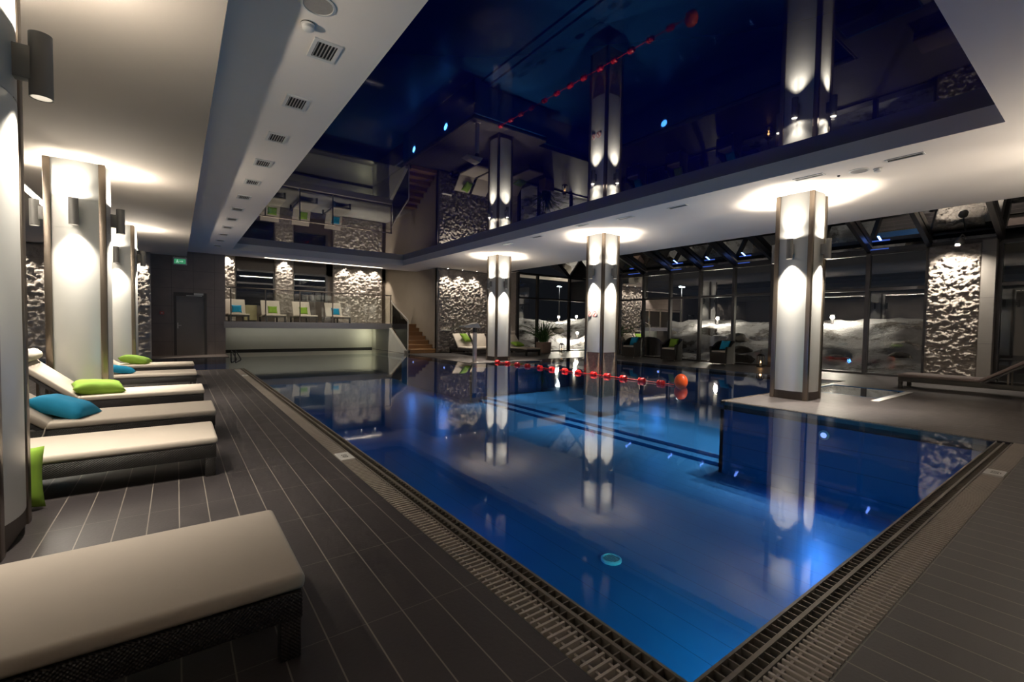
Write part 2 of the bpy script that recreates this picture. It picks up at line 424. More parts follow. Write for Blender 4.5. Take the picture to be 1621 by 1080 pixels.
# ------------------------------------------------------------------ ceilings
c = MB()
c.box(.29, 1.52, -5, 18.04, H, H+.3); c.box(1.52, 16, -5, .93, H, H+.3); c.box(7.6, 8.95, .93, 18.04, H, H+.3); c.box(.29, 9.2, 18.04, 19.72, H, H+.3)
c.box(-5, .29, 18.2, 19.72, H, H+.3)
c.quad((8.95,.93,H),(11.8,.93,3.6),(11.8,18.2,3.6),(8.95,18.2,H)); c.quad((11.8,.93,3.6),(11.8,18.2,3.6),(11.8,18.2,5.2),(11.8,.93,5.2))
c.quad((11.8,-5,3.6),(11.8,.93,3.6),(11.8,.93,5.2),(11.8,-5,5.2)); c.quad((11.8,16.57,3.64),(17.6,16.57,3.64),(17.6,18.2,3.64),(11.8,18.2,3.64)); c.box(15.84,17.6,13.36,16.6,3.66,3.8)
struct(c.build('ceiling', M['ceiling'], smooth=0), 'grey white painted soffit around the glossy ceiling recess', 'ceiling')
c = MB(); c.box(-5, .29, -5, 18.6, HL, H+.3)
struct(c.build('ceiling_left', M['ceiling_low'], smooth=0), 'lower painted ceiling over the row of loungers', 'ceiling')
c = MB(); c.box(1.3, 7.8, .8, 18.2, ZR, ZR+.05)
struct(c.build('ceiling_recess', M['recess'], smooth=0), 'glossy midnight blue mirror ceiling over the pool', 'ceiling')
c = MB(); c.box(1.3, 9.1, 19.72, 24, 4.25, 4.4); c.box(.9, 9.1, 19.70, 19.72, H, 4.3)
struct(c.build('ceiling_back', M['dark'], smooth=0), 'dark ceiling above the balcony lounge', 'ceiling')

# ------------------------------------------------------------------ walls
def wall(name, mat, label, *boxes):
    m = MB()
    for q in boxes: m.box(*q)
    return struct(m.build(name, mat, smooth=0), label, 'wall')
wall('wall_back', M['walltile'], 'dark brown tiled wall around the grey door', (-5,-.075,YW,YW+.15,0,H),(.875,XL,YW,YW+.15,0,H),(-.075,.875,YW,YW+.15,2.21,H),(1.29,XL,YW+.15,23.5,0,4.25),(-.9,XL,18.36,YW,0,.015))
wall('wall_left', M['ceiling'], 'plain wall behind the row of loungers', (-5.15,-5,-5,19.8,0,H))
wall('wall_near', M['beige'], 'plain wall behind the photographer', (-5.15,16.3,-5.15,-5,0,H+.3))
wall('wall_stairs', M['beige'], 'beige plaster wall rising beside the wooden stairs', (8.95,9.1,17.62,24,0,4.3))
wall('wall_balcony', M['lightwall'], 'pale back lit wall above the water under the balcony', (XL,7.75,21.86,22.0,.06,BAL-.24))
wall('wall_plinth', M['dark'], 'black strip at the foot of the pale wall under the balcony', (XL,7.75,21.82,22.0,-.4,.06))
m = MB()
m.poly([(17.95,-.3),(21.9,-.3),(21.9,BAL-.24),(20.0,BAL-.24),(19.75,1.1),(17.95,.12)], 'x', 7.64, 7.76)
struct(m.build('wall_stringer', M['lightwall'], smooth=0), 'pale side wall under the wooden stairs', 'wall')
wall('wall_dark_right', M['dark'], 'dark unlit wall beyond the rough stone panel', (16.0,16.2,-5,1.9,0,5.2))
m = MB(); m.box(XL-.05, 7.84, YW-.02, 24, BAL-.24, BAL); m.box(7.84, 8.95, 19.95, 24, BAL-.24, BAL)
struct(m.build('floor_balcony', plain('grey_balcony_slab', (.34,.32,.30), .6, var=.06), smooth=0), 'grey concrete slab edge of the balcony above the water', 'balcony')

# rough stone: displaced grids with thickness
def rough(name, origin, ux, uz, nrm, w, h, depth, res, seed, label, mat='stone', squash=1.5):
    o, ux, uz, nrm = Vector(origin), Vector(ux), Vector(uz), Vector(nrm)
    nx, nz = max(2, int(w/res)), max(2, int(h/res)); m = MB(); V = []
    for i in range(nx+1):
        col = []
        for k in range(nz+1):
            u, z = w*i/nx, h*k/nz
            q = Vector((u*3.2+seed*7.1, z*3.2*squash, seed*3.3))
            d = noise.fractal(q*2.9, .7, 2.1, 6)*.8 + abs(noise.noise(q*5.5))*.5
            d += .25*noise.noise(Vector((u*.9+seed, z*1.3, 5.5)))
            e = min(1, min(i, nx-i)/1.5+.15, min(k, nz-k)/1.5+.15)
            col.append(m.bm.verts.new(o+ux*u+uz*z+nrm*(depth*(.45+.7*d)*e)))
        V.append(col)
    for i in range(nx):
        for k in range(nz): m.bm.faces.new((V[i][k],V[i+1][k],V[i+1][k+1],V[i][k+1]))
    # back and sides
    loop = [V[i][0] for i in range(nx+1)]+[V[nx][k] for k in range(1,nz+1)]+[V[i][nz] for i in range(nx-1,-1,-1)]+[V[0][k] for k in range(nz-1,0,-1)]
    back = [m.bm.verts.new(v.co-nrm*(.08+(v.co-o).dot(nrm))) for v in loop]
    n = len(loop)
    for i in range(n): m.bm.faces.new((loop[i],back[i],back[(i+1)%n],loop[(i+1)%n]))
    m.bm.faces.new(back)
    return struct(m.build(name, M[mat], smooth=180), label, 'stone wall')
X, Zv, Y = (1,0,0), (0,0,1), (0,1,0); mX, mY = (-1,0,0), (0,-1,0)
rough('wall_stone_left', (-5,18.25,0), X, Zv, mY, 4.36, HL, .13, .04, 1, 'rough split stone wall beyond the row of loungers')
wall('wall_stone_back', M['greystone'], 'smooth grey stone wall behind the far loungers', (8.95,12.5,17.6,17.75,0,3.75))
rough('wall_stone_loungers', (9.0,17.6,0), X, Zv, mY, 3.5, 3.62, .15, .03, 2, 'rough stone wall behind the far loungers lit by three spots')
rough('wall_stone_return', (12.5,17.6,0), mY, Zv, mX, 1.03, 3.7, .08, .05, 3, 'narrow rough stone return beside the far corner window')
# lobby back wall y = 23.5
wall('wall_lobby', M['plinth'], 'dark brown wall of the balcony lounge', (5.95,8.97,23.55,23.7,BAL,4.3),(1.3,9,23.55,23.7,3.5,4.3),(2.1,3.66,23.5,23.7,BAL,1.9),(4.45,5.95,23.5,23.7,BAL,2.22))
rough('wall_stone_pillar', (1.50,23.45,BAL), X, Zv, mY, .6, 2.9, .08, .035, 4, 'narrow rough stone pier at the dark tile corner of the balcony lounge')
rough('wall_stone_pillar_middle', (3.66,23.45,BAL), X, Zv, mY, .79, 2.9, .08, .035, 5, 'rough stone pier between the two lounge windows')
rough('wall_stone_lounge', (6.25,23.5,BAL), X, Zv, mY, 2.5, 2.9, .13, .035, 6, 'wide rough stone panel lit by three spots in the balcony lounge')
# right-hand stone slab with flood lamp
rough('wall_stone_right', (15.62,3.15,0), mY, Zv, mX, .98, 3.42, .115, .02, 8, 'tall rough stone slab under the floodlight beside the windows')
wall('wall_slab_edge', M['greystone'], 'smooth grey edge of the floodlit stone slab', (15.5,15.9,1.93,2.17,0,3.45),(15.66,15.9,2.17,3.15,0,3.42))

# ------------------------------------------------------------------ columns
def column(name, x0, y0, label, top, s=.615, plinth_mat='plinth', plinth_h=.145):
    e = empty(name, (x0+s/2, y0+s/2, 0)); struct(e, label, 'column'); h = s/2; zb = -.6 if plinth_h > .3 else 0
    p = .072
    for sx in (-1, 1):
        for sy in (-1, 1):
            m = MB(); m.box(min(sx*h, sx*(h-p)), max(sx*h, sx*(h-p)), min(sy*h, sy*(h-p)), max(sy*h, sy*(h-p)), zb, top, bev=.004)
            m.build('corner_post', M['post'], e)
    q = h-.012
    m = MB(); m.box(-q,q,-q,q,zb,plinth_h); m.build('plinth', M[plinth_mat], e, 0)
    for k in range(4):       # four gently bowed panels with a joint
        m = MB(); n = 12; a = h-p
        for z0, z1 in ((plinth_h+.004, 2.45), (2.455, 2.84), (2.845, top)):
            A = []; 
            for i in range(n+1):
                t = -1+2*i/n; A.append((a*t, -(h-.022)-.046*(1-t*t)))
            lo = [m.bm.verts.new((x, y, z0)) for x, y in A]; hi = [m.bm.verts.new((x, y, z1)) for x, y in A]
            for i in range(n): m.bm.faces.new((lo[i],lo[i+1],hi[i+1],hi[i]))
        m.box(-a, a, -(h-.026), -(h-.12), plinth_h, top)
        m.xform(Matrix.Rotation(k*PI/2, 4, 'Z')); m.build('panel', M['panel'], e)
    return e
colA = column('column', 8.80, 3.29, 'white panelled column standing on the deck by the whirlpool', H)
colC = column('column', 8.80, 8.05, 'white panelled column rising from the water with brown stone foot', H, plinth_mat='pebble', plinth_h=.565)
colB = column('column', 8.80, 12.87, 'white panelled column on the far deck by the water spout', H)
col0 = column('column', -1.345, 3.37, 'white panelled column cut off by the photo edge beside the loungers', HL)
col1 = column('column', -1.385, 8.42, 'white panelled column between the green and blue pillow loungers', HL)
col2 = column('column', -1.36, 13.35, 'white panelled column before the rough stone wall on the lounger side', HL)

# up-and-down cylinder lamps
lamp_master = None
LU, LD = 190, 760
def beam_pair(c, up, down, spill=.10):
    light('lamp_beam_up', 'SPOT', c+Vector((0,0,.185)), up, aim=(0,0,1), spot_size=R(98), spot_blend=1, shadow_soft_size=.03)
    light('lamp_spill_up', 'SPOT', c+Vector((0,0,.185)), up*spill, aim=(0,0,1), spot_size=R(172), spot_blend=.25, shadow_soft_size=.03)
    light('lamp_beam_down', 'SPOT', c-Vector((0,0,.185)), down, aim=(0,0,-1), spot_size=R(90), spot_blend=1, shadow_soft_size=.03)
def wall_lamp(colm, side, label, up=LU, down=LD, s=.615, z=2.655, spill=.11):
    """side: unit vector of the column face"""
    global lamp_master
    d = Vector((*side, 0)); loc = colm.location + d*(s/2+.045); loc.z = z
    if lamp_master is None:
        e = empty('wall_lamp', loc)
        MB().box(-.032,.032,-.03,.05,-.09,.09, bev=.004).xform(Matrix.Identity(4)).build('bracket', M['lamp'], e)
        m = MB(); m.lathe([(.044,-.172),(.05,-.175),(.05,.175),(.044,.172),(.044,-.172)], (0,.085,0)).build('housing', M['lamp'], e)
        m = MB(); m.cyl((0,.085,-.171),(0,.085,-.165),.043); m.build('lens', M['lens'], e)
        m = MB(); m.cyl((0,.085,.165),(0,.085,.171),.043); m.build('lens', M['lens'], e)
        lamp_master = e
    else:
        e = copy_tree(lamp_master); e.location = loc
    e.rotation_euler = (0, 0, math.atan2(d.y, d.x)-PI/2)
    tag(e, label, 'wall lamp', 'up and down lamps on the columns')
    c = loc+d*.085
    beam_pair(c, up, down, spill)
    return e
wall_lamp(colA, (-1,0), 'grey cylinder lamp on the pool side of the widest column by the whirlpool')
wall_lamp(colA, (0,-1), 'grey cylinder lamp on the narrow whirlpool side of the deck column')
wall_lamp(colA, (0,1), 'grey cylinder lamp peeking past the far edge of the deck column')
wall_lamp(colC, (-1,0), 'grey cylinder lamp above the red ring signs on the column in the water')
wall_lamp(colC, (0,-1), 'grey cylinder lamp on the face without signs of the column in the water')
wall_lamp(colB, (-1,0), 'grey cylinder lamp on the spout side of the far deck column')
wall_lamp(colB, (0,-1), 'grey cylinder lamp on the buoy rope side of the far deck column')
wall_lamp(col0, (1,0), 'big grey cylinder lamp at the top edge on the cut-off column', up=80, down=330, spill=1.0)
wall_lamp(col1, (0,-1), 'grey cylinder lamp centred on the column above the green pillow lounger', up=80, down=330, spill=.22)
wall_lamp(col1, (1,0), 'grey cylinder lamp on the pool side of the column above the green pillow lounger', up=80, down=330, spill=1.0)
wall_lamp(col1, (-1,0), 'grey cylinder lamp half hidden behind the dark post under the strip light', up=80, down=330, spill=.22)
wall_lamp(col2, (0,-1), 'small grey cylinder lamp half hidden between the two lounger-side columns', up=80, down=330, spill=.22)
wall_lamp(col2, (1,0), 'small grey cylinder lamp in front of the rough stone wall near the exit sign', up=80, down=330, spill=1.0)

def hidden_lamp(colm, side, up, down, s=.615, z=2.655, spill=.11):
    # the lamps on column faces turned away from the photo: parts of their column
    d = Vector((*side, 0)); c = colm.location + d*(s/2+.13); c.z = z; a = math.atan2(d.y, d.x)-PI/2
    for ch in lamp_master.children:
        k = ch.copy(); COL.objects.link(k); k.parent = colm; k.name = 'lamp_' + ch.name.split('.')[0]
        k.location = d*(s/2+.045)+Vector((0,0,z)); k.rotation_euler = (0,0,a)
    beam_pair(c, up, down, spill)
for cc in (colA, colC, colB):
    for sd in (((1,0),) if cc is colA else ((1,0),(0,1))): hidden_lamp(cc, sd, 150, 200)
for cc, sides in ((col0,((0,-1),(0,1),(-1,0))),(col1,((0,1),)),(col2,((0,1),(-1,0)))):
    for sd in sides: hidden_lamp(cc, sd, 40, 14, spill=.1)
colD = column('column', 8.80, -1.5, 'white panelled column outside the photo on the whirlpool deck', H)
colE = column('column', -1.345, -1.75, 'white panelled column outside the photo behind the loungers', HL)
for sd in ((1,0),(-1,0),(0,1),(0,-1)):
    hidden_lamp(colD, sd, 340, 50, spill=.6); hidden_lamp(colE, sd, 60, 12, spill=.9)

# prohibition signs on the column in the water
for yy, lab in ((8.47, 'round red ring sign on the water column nearer its far edge'), (8.29, 'round red ring sign on the water column nearer its middle post')):
    e = empty('prohibition_sign', (8.7805, yy, 1.57), -.15 if yy > 8.4 else .10); tag(e, lab, 'sign', 'red ring signs on the water column')
    m = MB(); m.cyl((.004,0,0),(-.002,0,0),.073,n=28); m.build('plate', M['white'], e)
    m = MB(); m.ring((-.0026,0,0),(0,1,0),(0,0,1),.056,.07)
    m.quad((-.0028,-.05,.034),(-.0028,-.036,.048),(-.0028,.05,-.034),(-.0028,.036,-.048)); m.build('red_ring', M['redmark'], e, 0)
    m = MB(); m.box(-.0026,-.001,-.012,.012,-.035,.012); m.cyl((-.001,0,.026),(-.0026,0,.026),.011); m.build('figure', M['ink'], e, 0)

# ------------------------------------------------------------------ door, exit sign, small wall things
dr = empty('door_1', (.4,YW,0)); struct(dr, 'grey door with closer in the dark tiled wall', 'door')
m = MB(); m.box(-.075,-.0,YW-.02,YW+.1,0,2.21).box(.80,.875,YW-.02,YW+.1,0,2.21).box(0,.8,YW-.02,YW+.1,2.08,2.21); m.build('door_frame', M['doorframe'], dr, 0, True)
m = MB(); m.box(.0,.8,YW+.01,YW+.06,.01,2.08); leaf = m.build('door_leaf', M['door'], dr, 0, True)
m = MB(); m.box(.02,.05,YW-.0,YW+.01,.95,1.15); m.tube([(.035,YW,1.06),(.035,YW-.05,1.06),(.14,YW-.05,1.06)],.01); m.build('handle', M['steel'], leaf, 35, True)
m = MB(); m.box(.5,.78,YW-.05,YW+.0,2.13,2.2).box(.28,.74,YW-.04,YW-.02,2.09,2.115); m.build('door_closer', M['steel'], dr, 0, True)
es = empty('exit_sign', (.11,18.9,3.09)); tag(es, 'green exit sign box hanging from the ceiling near the door', 'sign')
m = MB(); m.box(-.19,.19,-.03,.03,0,.24, bev=.006); m.build('housing', M['white'], es)
m = MB(); m.box(-.155,.155,-.034,-.03,.03,.19); m.build('green_face', M['signgreen'], es, 0)
m = MB(); m.poly([(-.02,.10),(.05,.10),(.05,.075),(.09,.11),(.05,.145),(.05,.12),(-.02,.12)], 'y', -.036, -.0345)
m.cyl((-.07,-.0345,.155),(-.07,-.036,.155),.013); m.poly([(-.1,.06),(-.08,.06),(-.065,.1),(-.05,.06),(-.03,.06),(-.055,.14),(-.09,.14)], 'y', -.036, -.0345)
m.build('pictogram', M['signpale'], es, 0)
for sx in (-.15,.15): MB().box(sx-.01,sx+.01,-.01,.01,.24,.262).build('hanger', M['steel'], es, 0)
ws = empty('wall_button', (-.4,YW-.001,1.48)); tag(ws, 'small reddish call point with tag on the dark tiles beside the door', 'call point')
m = MB(); m.box(-.06,.06,-.03,0,-.05,.05, bev=.005); m.build('box', M['redmark'], ws)
m = MB(); m.cyl((0,-.03,0),(0,-.04,0),.025); m.build('button', M['white'], ws)

# ------------------------------------------------------------------ ceiling fittings
vm = None
for k in range(12):
    yy = 4.30+1.19*k
    lab = ['grey air vent in the soffit nearest the round speaker', 'second air vent along the soffit from the round speaker', 'third air vent along the soffit from the round speaker', 'fourth air vent along the soffit from the round speaker',
           'fifth air vent along the soffit from the round speaker', 'sixth air vent along the soffit from the round speaker', 'seventh air vent along the soffit from the round speaker', 'eighth air vent along the soffit from the round speaker',
           'ninth air vent along the soffit from the round speaker', 'tenth air vent along the soffit from the round speaker', 'eleventh small air vent along the soffit from the round speaker', 'last tiny air vent of the soffit row by the dark tiled wall'][k]
    if vm is None:
        e = vm = empty('air_vent', (1.07,yy,H))
        m = MB(); 
        for q in ((-.115,-.085,-.16,.16),(.085,.115,-.16,.16),(-.085,.085,-.16,-.125),(-.085,.085,.125,.16)): m.box(*q, -.012, 0)
        m.build('frame', M['white'], e, 0)
        m = MB(); m.box(-.085,.085,-.125,.125,-.002,0); m.build('backing', M['dark'], e, 0)
        m = MB()
        for i in range(6): m.box(-.078+.028*i,-.070+.028*i,-.125,.125,-.011,-.003)
        m.build('louvre', M['steel'], e, 0)
    else:
        e = copy_tree(vm); e.location = (1.07,yy,H)
    tag(e, lab, 'vent', 'air vents along the lounger-side soffit')
sm = None
for k, (xx, yy, L, lab) in enumerate(((8.0,3.08,.4,'slot vent in the soffit above the widest column'),(8.08,1.93,.36,'slot vent in the soffit beyond the small dome detector'),(8.0,5.4,.4,'slot vent in the soffit between the two nearer right columns'),
        (7.96,6.67,.4,'slot vent in the soffit just right of the water column'),(7.75,7.75,.4,'slot vent in the soffit above the water column'),(7.86,9.6,.4,'slot vent in the soffit between water column and far column'),(7.9,11.0,.4,'slot vent in the soffit above the far deck column'))):
    if sm is None:
        e = sm = empty('slot_vent', (xx,yy,H))
        m = MB()
        for q in ((-.06,-.04,-.21,.21),(.04,.06,-.21,.21),(-.04,.04,-.21,-.19),(-.04,.04,.19,.21)): m.box(*q, -.01, 0)
        m.build('frame', M['white'], e, 0)
        m = MB(); m.box(-.04,.04,-.19,.19,-.003,0); m.build('slot', M['greyvent'], e, 0)
    else: e = copy_tree(sm); e.location = (xx,yy,H)
    tag(e, lab, 'vent', 'slot vents along the column-side soffit')
spm = None
for xx, yy, lab in ((.88,3.72,'round ceiling speaker beside the smoke detector above the loungers'),(8.25,2.5,'round ceiling speaker in the soffit beside the widest column')):
    if spm is None:
        e = spm = empty('ceiling_speaker', (xx,yy,H))
        MB().lathe([(.125,0),(.125,-.008),(.108,-.012),(.106,-.006),(.0,-.006)],n=32).build('rim', M['white'], e)
        MB().cyl((0,0,-.007),(0,0,-.0005),.104,n=32).build('grille', plain('grey_speaker_mesh',(.3,.28,.26),.7,bmp=.6,scale=30), e)
    else: e = copy_tree(spm); e.location = (xx,yy,H)
    tag(e, lab, 'speaker')
sdm = None
for xx, yy, lab in ((.87,4.0,'white smoke detector between round speaker and first vent'),(8.35,2.3,'small white dome detector in the soffit beyond the widest column')):
    if sdm is None:
        e = sdm = empty('smoke_detector', (xx,yy,H))
        MB().lathe([(.055,0),(.055,-.018),(.045,-.022),(.045,-.045),(.03,-.055),(0.001,-.055)],n=24).build('body', M['white'], e)
        MB().lathe([(.056,-.006),(.056,-.012),(.0,-.012)],n=24).build('ring', M['greyvent'], e)
    else: e = copy_tree(sdm); e.location = (xx,yy,H)
    tag(e, lab, 'smoke detector')
e = empty('ceiling_sensor', (8.28,2.77,H)); tag(e, 'tiny dark sensor in the soffit between slot vent and speaker', 'sensor')
MB().lathe([(.02,0),(.02,-.01),(.012,-.02),(.001,-.02)],n=16).build('body', M['greyvent'], e)
# strip lights
def strip(p, q, lab, wd=.035):
    e = empty('ceiling_strip_light', p); tag(e, lab, 'strip light', 'linear strip lights', kind='thing'); d = Vector(q)-Vector(p)
    if abs(d.x) > abs(d.y):
        MB().box(0,d.x,-wd,wd,-.012,0).build('profile', M['white'], e, 0); MB().box(.01,d.x-.01,-wd*.8,wd*.8,-.018,-.012).build('diffuser', M['strip'], e, 0)
    else:
        MB().box(-wd,wd,0,d.y,-.012,0).build('profile', M['white'], e, 0); MB().box(-wd*.8,wd*.8,.01,d.y-.01,-.018,-.012).build('diffuser', M['strip'], e, 0)
strip((2.67,19.3,H),(7.2,19.3,H),'long warm strip light under the soffit edge above the balcony')
strip((-1.95,1.5,HL),(-1.95,12.5,HL),'warm strip light on the lower ceiling behind the lounger-side column', .06)

# recessed spots grazing the stone
spm2 = None
def downlight(x, y, z, lab, grp, aim, power, size=84):
    global spm2
    if spm2 is None:
        e = spm2 = empty('recessed_spot', (x,y,z))
        MB().lathe([(.05,0),(.05,-.008),(.034,-.01),(.034,-.004),(.001,-.004)],n=20).build('trim_ring', M['steel'], e)
        MB().cyl((0,0,-.009),(0,0,-.005),.03,n=16).build('lens', M['spotlens'], e)
    else: e = copy_tree(spm2); e.location = (x,y,z)
    tag(e, lab, 'spotlight', grp)
    light('spot_beam', 'SPOT', (x,y,z-.03), power, aim=aim, spot_size=R(size), spot_blend=.5, shadow_soft_size=.02)
for x, w_ in ((9.28,'at the smooth stone end'),(9.98,'in the middle'),(10.7,'beside the far deck column')):
    downlight(x, 17.22, 3.6, 'recessed spot %s, over the far loungers wall' % w_, 'spots over the far lounger wall', (0,.12,-1), 170)
for x, w_ in ((6.8,'first'),(7.56,'middle'),(8.27,'stair-side')):
    downlight(x, 23.1, 4.24, '%s of three recessed spots over the wide lounge stone panel' % w_, 'spots over the lounge stone panel', (0,.09,-1), 260)
downlight(4.05, 23.2, 4.24, 'recessed spot over the stone pier between the lounge windows', 'spots over the lounge piers', (0,.06,-1), 220)
downlight(1.8, 23.2, 4.24, 'recessed spot over the stone pier at the dark tile corner', 'spots over the lounge piers', (0,.06,-1), 320)
for k, x in enumerate((-3.6,-2.6,-.95)):
    downlight(x, 17.9, HL, ['recessed spot over the rough stone wall seen behind the dark post', 'second recessed spot over the stone wall behind the lounger columns', 'recessed spot over the stone wall end nearest the exit sign'][k], 'spots over the lounger-end stone wall', (0,.08,-1), 260)
# flood lamp
e = empty('flood_lamp', (15.2,2.52,3.45)); tag(e, 'grey floodlight aimed down the tall rough stone slab', 'floodlight')
MB().lathe([(.07,-.12),(.085,-.12),(.09,-.02),(.05,.06),(.02,.08),(.001,.08)],n=20).xform(Matrix.Rotation(R(-14),4,'Y')).build('housing', M['lamp'], e)
MB().cyl((0,0,-.119),(0,0,-.112),.07).xform(Matrix.Rotation(R(-14),4,'Y')).build('lens', M['lens'], e)
MB().tube([(0,0,.06),(0,-.03,.12),(.1,-.03,.15),(.3,-.03,.15),(.45,-.03,.1)],.014).build('bracket', M['lamp'], e)
light('flood_beam', 'SPOT', (15.14,2.55,3.36), 1000, aim=(.22,0,-1), spot_size=R(125), spot_blend=.9, shadow_soft_size=.05)

# ------------------------------------------------------------------ loungers
def lounger(name, loc, rz, label, group, back=45, cloth='cushion', L=2.0, hinge=1.27, W=.74, bolster=False, apron=.1, open_back=True):
    e = empty(name, loc, rz); tag(e, label, 'lounger', group)
    zt = .25
    fr = MB()                                              # side rails and end rail, seat deck
    fr.box(-L,0,0,.05,zt-apron,zt, bev=.004); fr.box(-L,0,W-.05,W,zt-apron,zt, bev=.004); fr.box(-.05,0,.05,W-.05,zt-apron,zt); fr.box(-L,-L+.05,.05,W-.05,zt-apron,zt)
    fr.box(-hinge,-.05,.05,W-.05,zt-.035,zt-.005)
    fr.build('frame', M['wicker'], e)
    for sx in (-.075, -L+.005):
        for sy in (.002, W-.072):
            MB().box(sx,sx+.07,sy,sy+.07,0,zt-apron+.01, bev=.004).build('leg', M['wicker'], e)
    # seat mattress
    def mattress(x0, x1, t, bev=.022):
        m = MB(); m.box(x0,x1,.004,W-.004,0,t, bev=bev)
        return m
    mattress(-hinge, .012, .062).xform(Matrix.Translation((0,0,zt))).build('seat_cushion', M[cloth], e)
    bl = L-hinge+.03
    Mx = Matrix.Translation((-hinge,0,zt)) @ Matrix.Rotation(R(back),4,'Y')
    MB().box(-bl,0,.02,W-.02,-.035,-.003).xform(Mx).build('backrest', M['wicker'], e)
    mattress(-bl, -.004, .062).xform(Mx).build('back_cushion', M[cloth], e)
    if back > 20:
        m = MB(); p = Mx @ Vector((-bl*.55,0,-.03))
        for yy in (.1, W-.12): m.box(p.x-.012,p.x+.012,yy,yy+.02,zt-.05,p.z)
        m.build('prop', M['post'], e, 0)
    if bolster:
        m = MB(); m.box(-bl-.01,-bl+.13,.02,W-.02,.05,.17, bev=.045); m.xform(Mx).build('head_bolster', M[cloth], e)
    m = MB(); m.tube([(-hinge+.01,-.004,zt+.03),(-hinge,-.012,zt-.02),(-hinge-.03,-.012,zt-.1)],.006,6); m.build('tie_strap', M[cloth], e)
    return e
G1 = 'cream loungers beside the pool'
lounger('sun_lounger', (.37,1.79,0), 0, 'big flat cream lounger cut off by the lower edge of the photo', G1, back=0)
lounger('sun_lounger', (.25,4.33,0), 0, 'flat cream lounger with a green cushion standing by its side', G1, back=0)
lounger('sun_lounger', (.32,5.66,0), 0, 'cream lounger with raised back holding a bright blue cushion', G1, back=40)
lounger('sun_lounger', (.29,7.42,0), 0, 'cream lounger with steep raised back and head bolster and green cushion', G1, back=42, bolster=True)
lounger('sun_lounger', (.28,9.93,0), 0, 'cream lounger beyond the column with a small blue cushion tip', G1, back=35)
lounger('sun_lounger', (.29,11.95,0), 0, 'last cream lounger of the row before the water, green cushion', G1, back=35)
G2 = 'cream loungers by the far stone wall'
lounger('sun_lounger', (9.47,15.4,0), R(-90), 'far cream lounger with tilted green cushion behind the water spout', G2, back=48)
lounger('sun_lounger', (10.33,15.4,0), R(-90), 'far cream lounger half hidden by the column, without cushion', G2, back=48)
lounger('sun_lounger', (11.42,14.5,0), R(-90), 'far cream lounger beside the potted plant with flat green cushion', G2, back=46)
lounger('sun_lounger', (13.45,2.98,0), R(90), 'dark taupe lounger in the shade before the floodlit stone slab', 'dark lounger', back=36, cloth='taupe')
G3 = 'loungers on the balcony'
for k, x in enumerate((1.60,2.92,4.16,5.55)):
    lounger('lounge_chair', (x,20.75,BAL), R(-90), ['balcony lounger nearest the dark tiled wall with a blue cushion', 'balcony lounger with green cushion next to the beige box', 'balcony lounger with green cushion before the second lounge window', 'balcony lounger with blue cushion nearest the wide stone panel'][k], G3, back=60, apron=.05)

# cushions
def pillow(name, loc, rot, size, mat, label, grp=None):
    w, d, t = size; n = 14; m = MB(); V = {}
    for sgn in (1, -1):
        for i in range(n+1):
            for k in range(n+1):
                u, v = -1+2*i/n, -1+2*k/n
                edge = i in (0,n) or k in (0,n)
                if edge and sgn < 0: V[sgn,i,k] = V[1,i,k]; continue
                z = t/2*max(0,(1-u**4)*(1-v**4))**.55*sgn
                pinch = 1-.10*(1-min(1,(abs(u)-0)**2+0))*abs(v)**3-.0
                px = u*w/2*(1-.07*(1-v*v)*abs(u)**2); py = v*d/2*(1-.07*(1-u*u)*abs(v)**2)
                z += .010*noise.noise(Vector((u*2.5+loc[0]*3,v*2.5,sgn+loc[1])))*(0 if edge else 1)
                V[sgn,i,k] = m.bm.verts.new((px,py,z))
        for i in range(n):
            for k in range(n):
                q = [V[sgn,i,k],V[sgn,i+1,k],V[sgn,i+1,k+1],V[sgn,i,k+1]]
                m.bm.faces.new(q if sgn > 0 else q[::-1])
    o = m.build(name, M[mat], None, 180); o.location = loc; o.rotation_euler = tuple(R(a) for a in rot)
    tag(o, label, 'cushion', grp); return o
GC = 'loose cushions'
pillow('cushion', (-.80,7.72,.385), (4,6,10), (.5,.44,.17), 'green', 'large lime green cushion lying on the lounger with head bolster', GC)
pillow('cushion', (-.86,6.02,.40), (-6,22,-18), (.44,.44,.17), 'blue', 'large bright blue cushion lying on the second raised lounger', GC)
pillow('cushion', (-.90,4.16,.215), (90,0,4), (.40,.40,.11), 'green', 'lime green cushion standing on the floor beside the cut-off column', GC)
pillow('cushion', (-.80,10.25,.39), (0,12,20), (.38,.38,.13), 'blue', 'blue cushion peeking past the column on the fifth lounger', GC)
pillow('cushion', (-.70,12.35,.40), (0,12,-10), (.5,.42,.17), 'green', 'green cushion on the last lounger beside the column foot', GC)
pillow('cushion', (9.95,16.86,.68), (48,0,28), (.46,.46,.14), 'green', 'lime green cushion tilted on the far lounger behind the spout', GC)
pillow('cushion', (11.84,15.66,.43), (16,0,8), (.5,.42,.15), 'green', 'lime green cushion on the far lounger next to the plant', GC)
for x, mt, lab in ((2.02,'blue','blue cushion on the balcony lounger nearest the dark tiled wall'),(3.36,'green','green cushion on the balcony lounger next to the beige box'),(4.60,'green','green cushion on the balcony lounger before the second lounge window'),(5.99,'blue','blue cushion on the balcony lounger nearest the wide stone panel')):
    pillow('cushion', (x,22.08,BAL+.53), (66,0,0), (.36,.34,.12), mt, lab, GC)

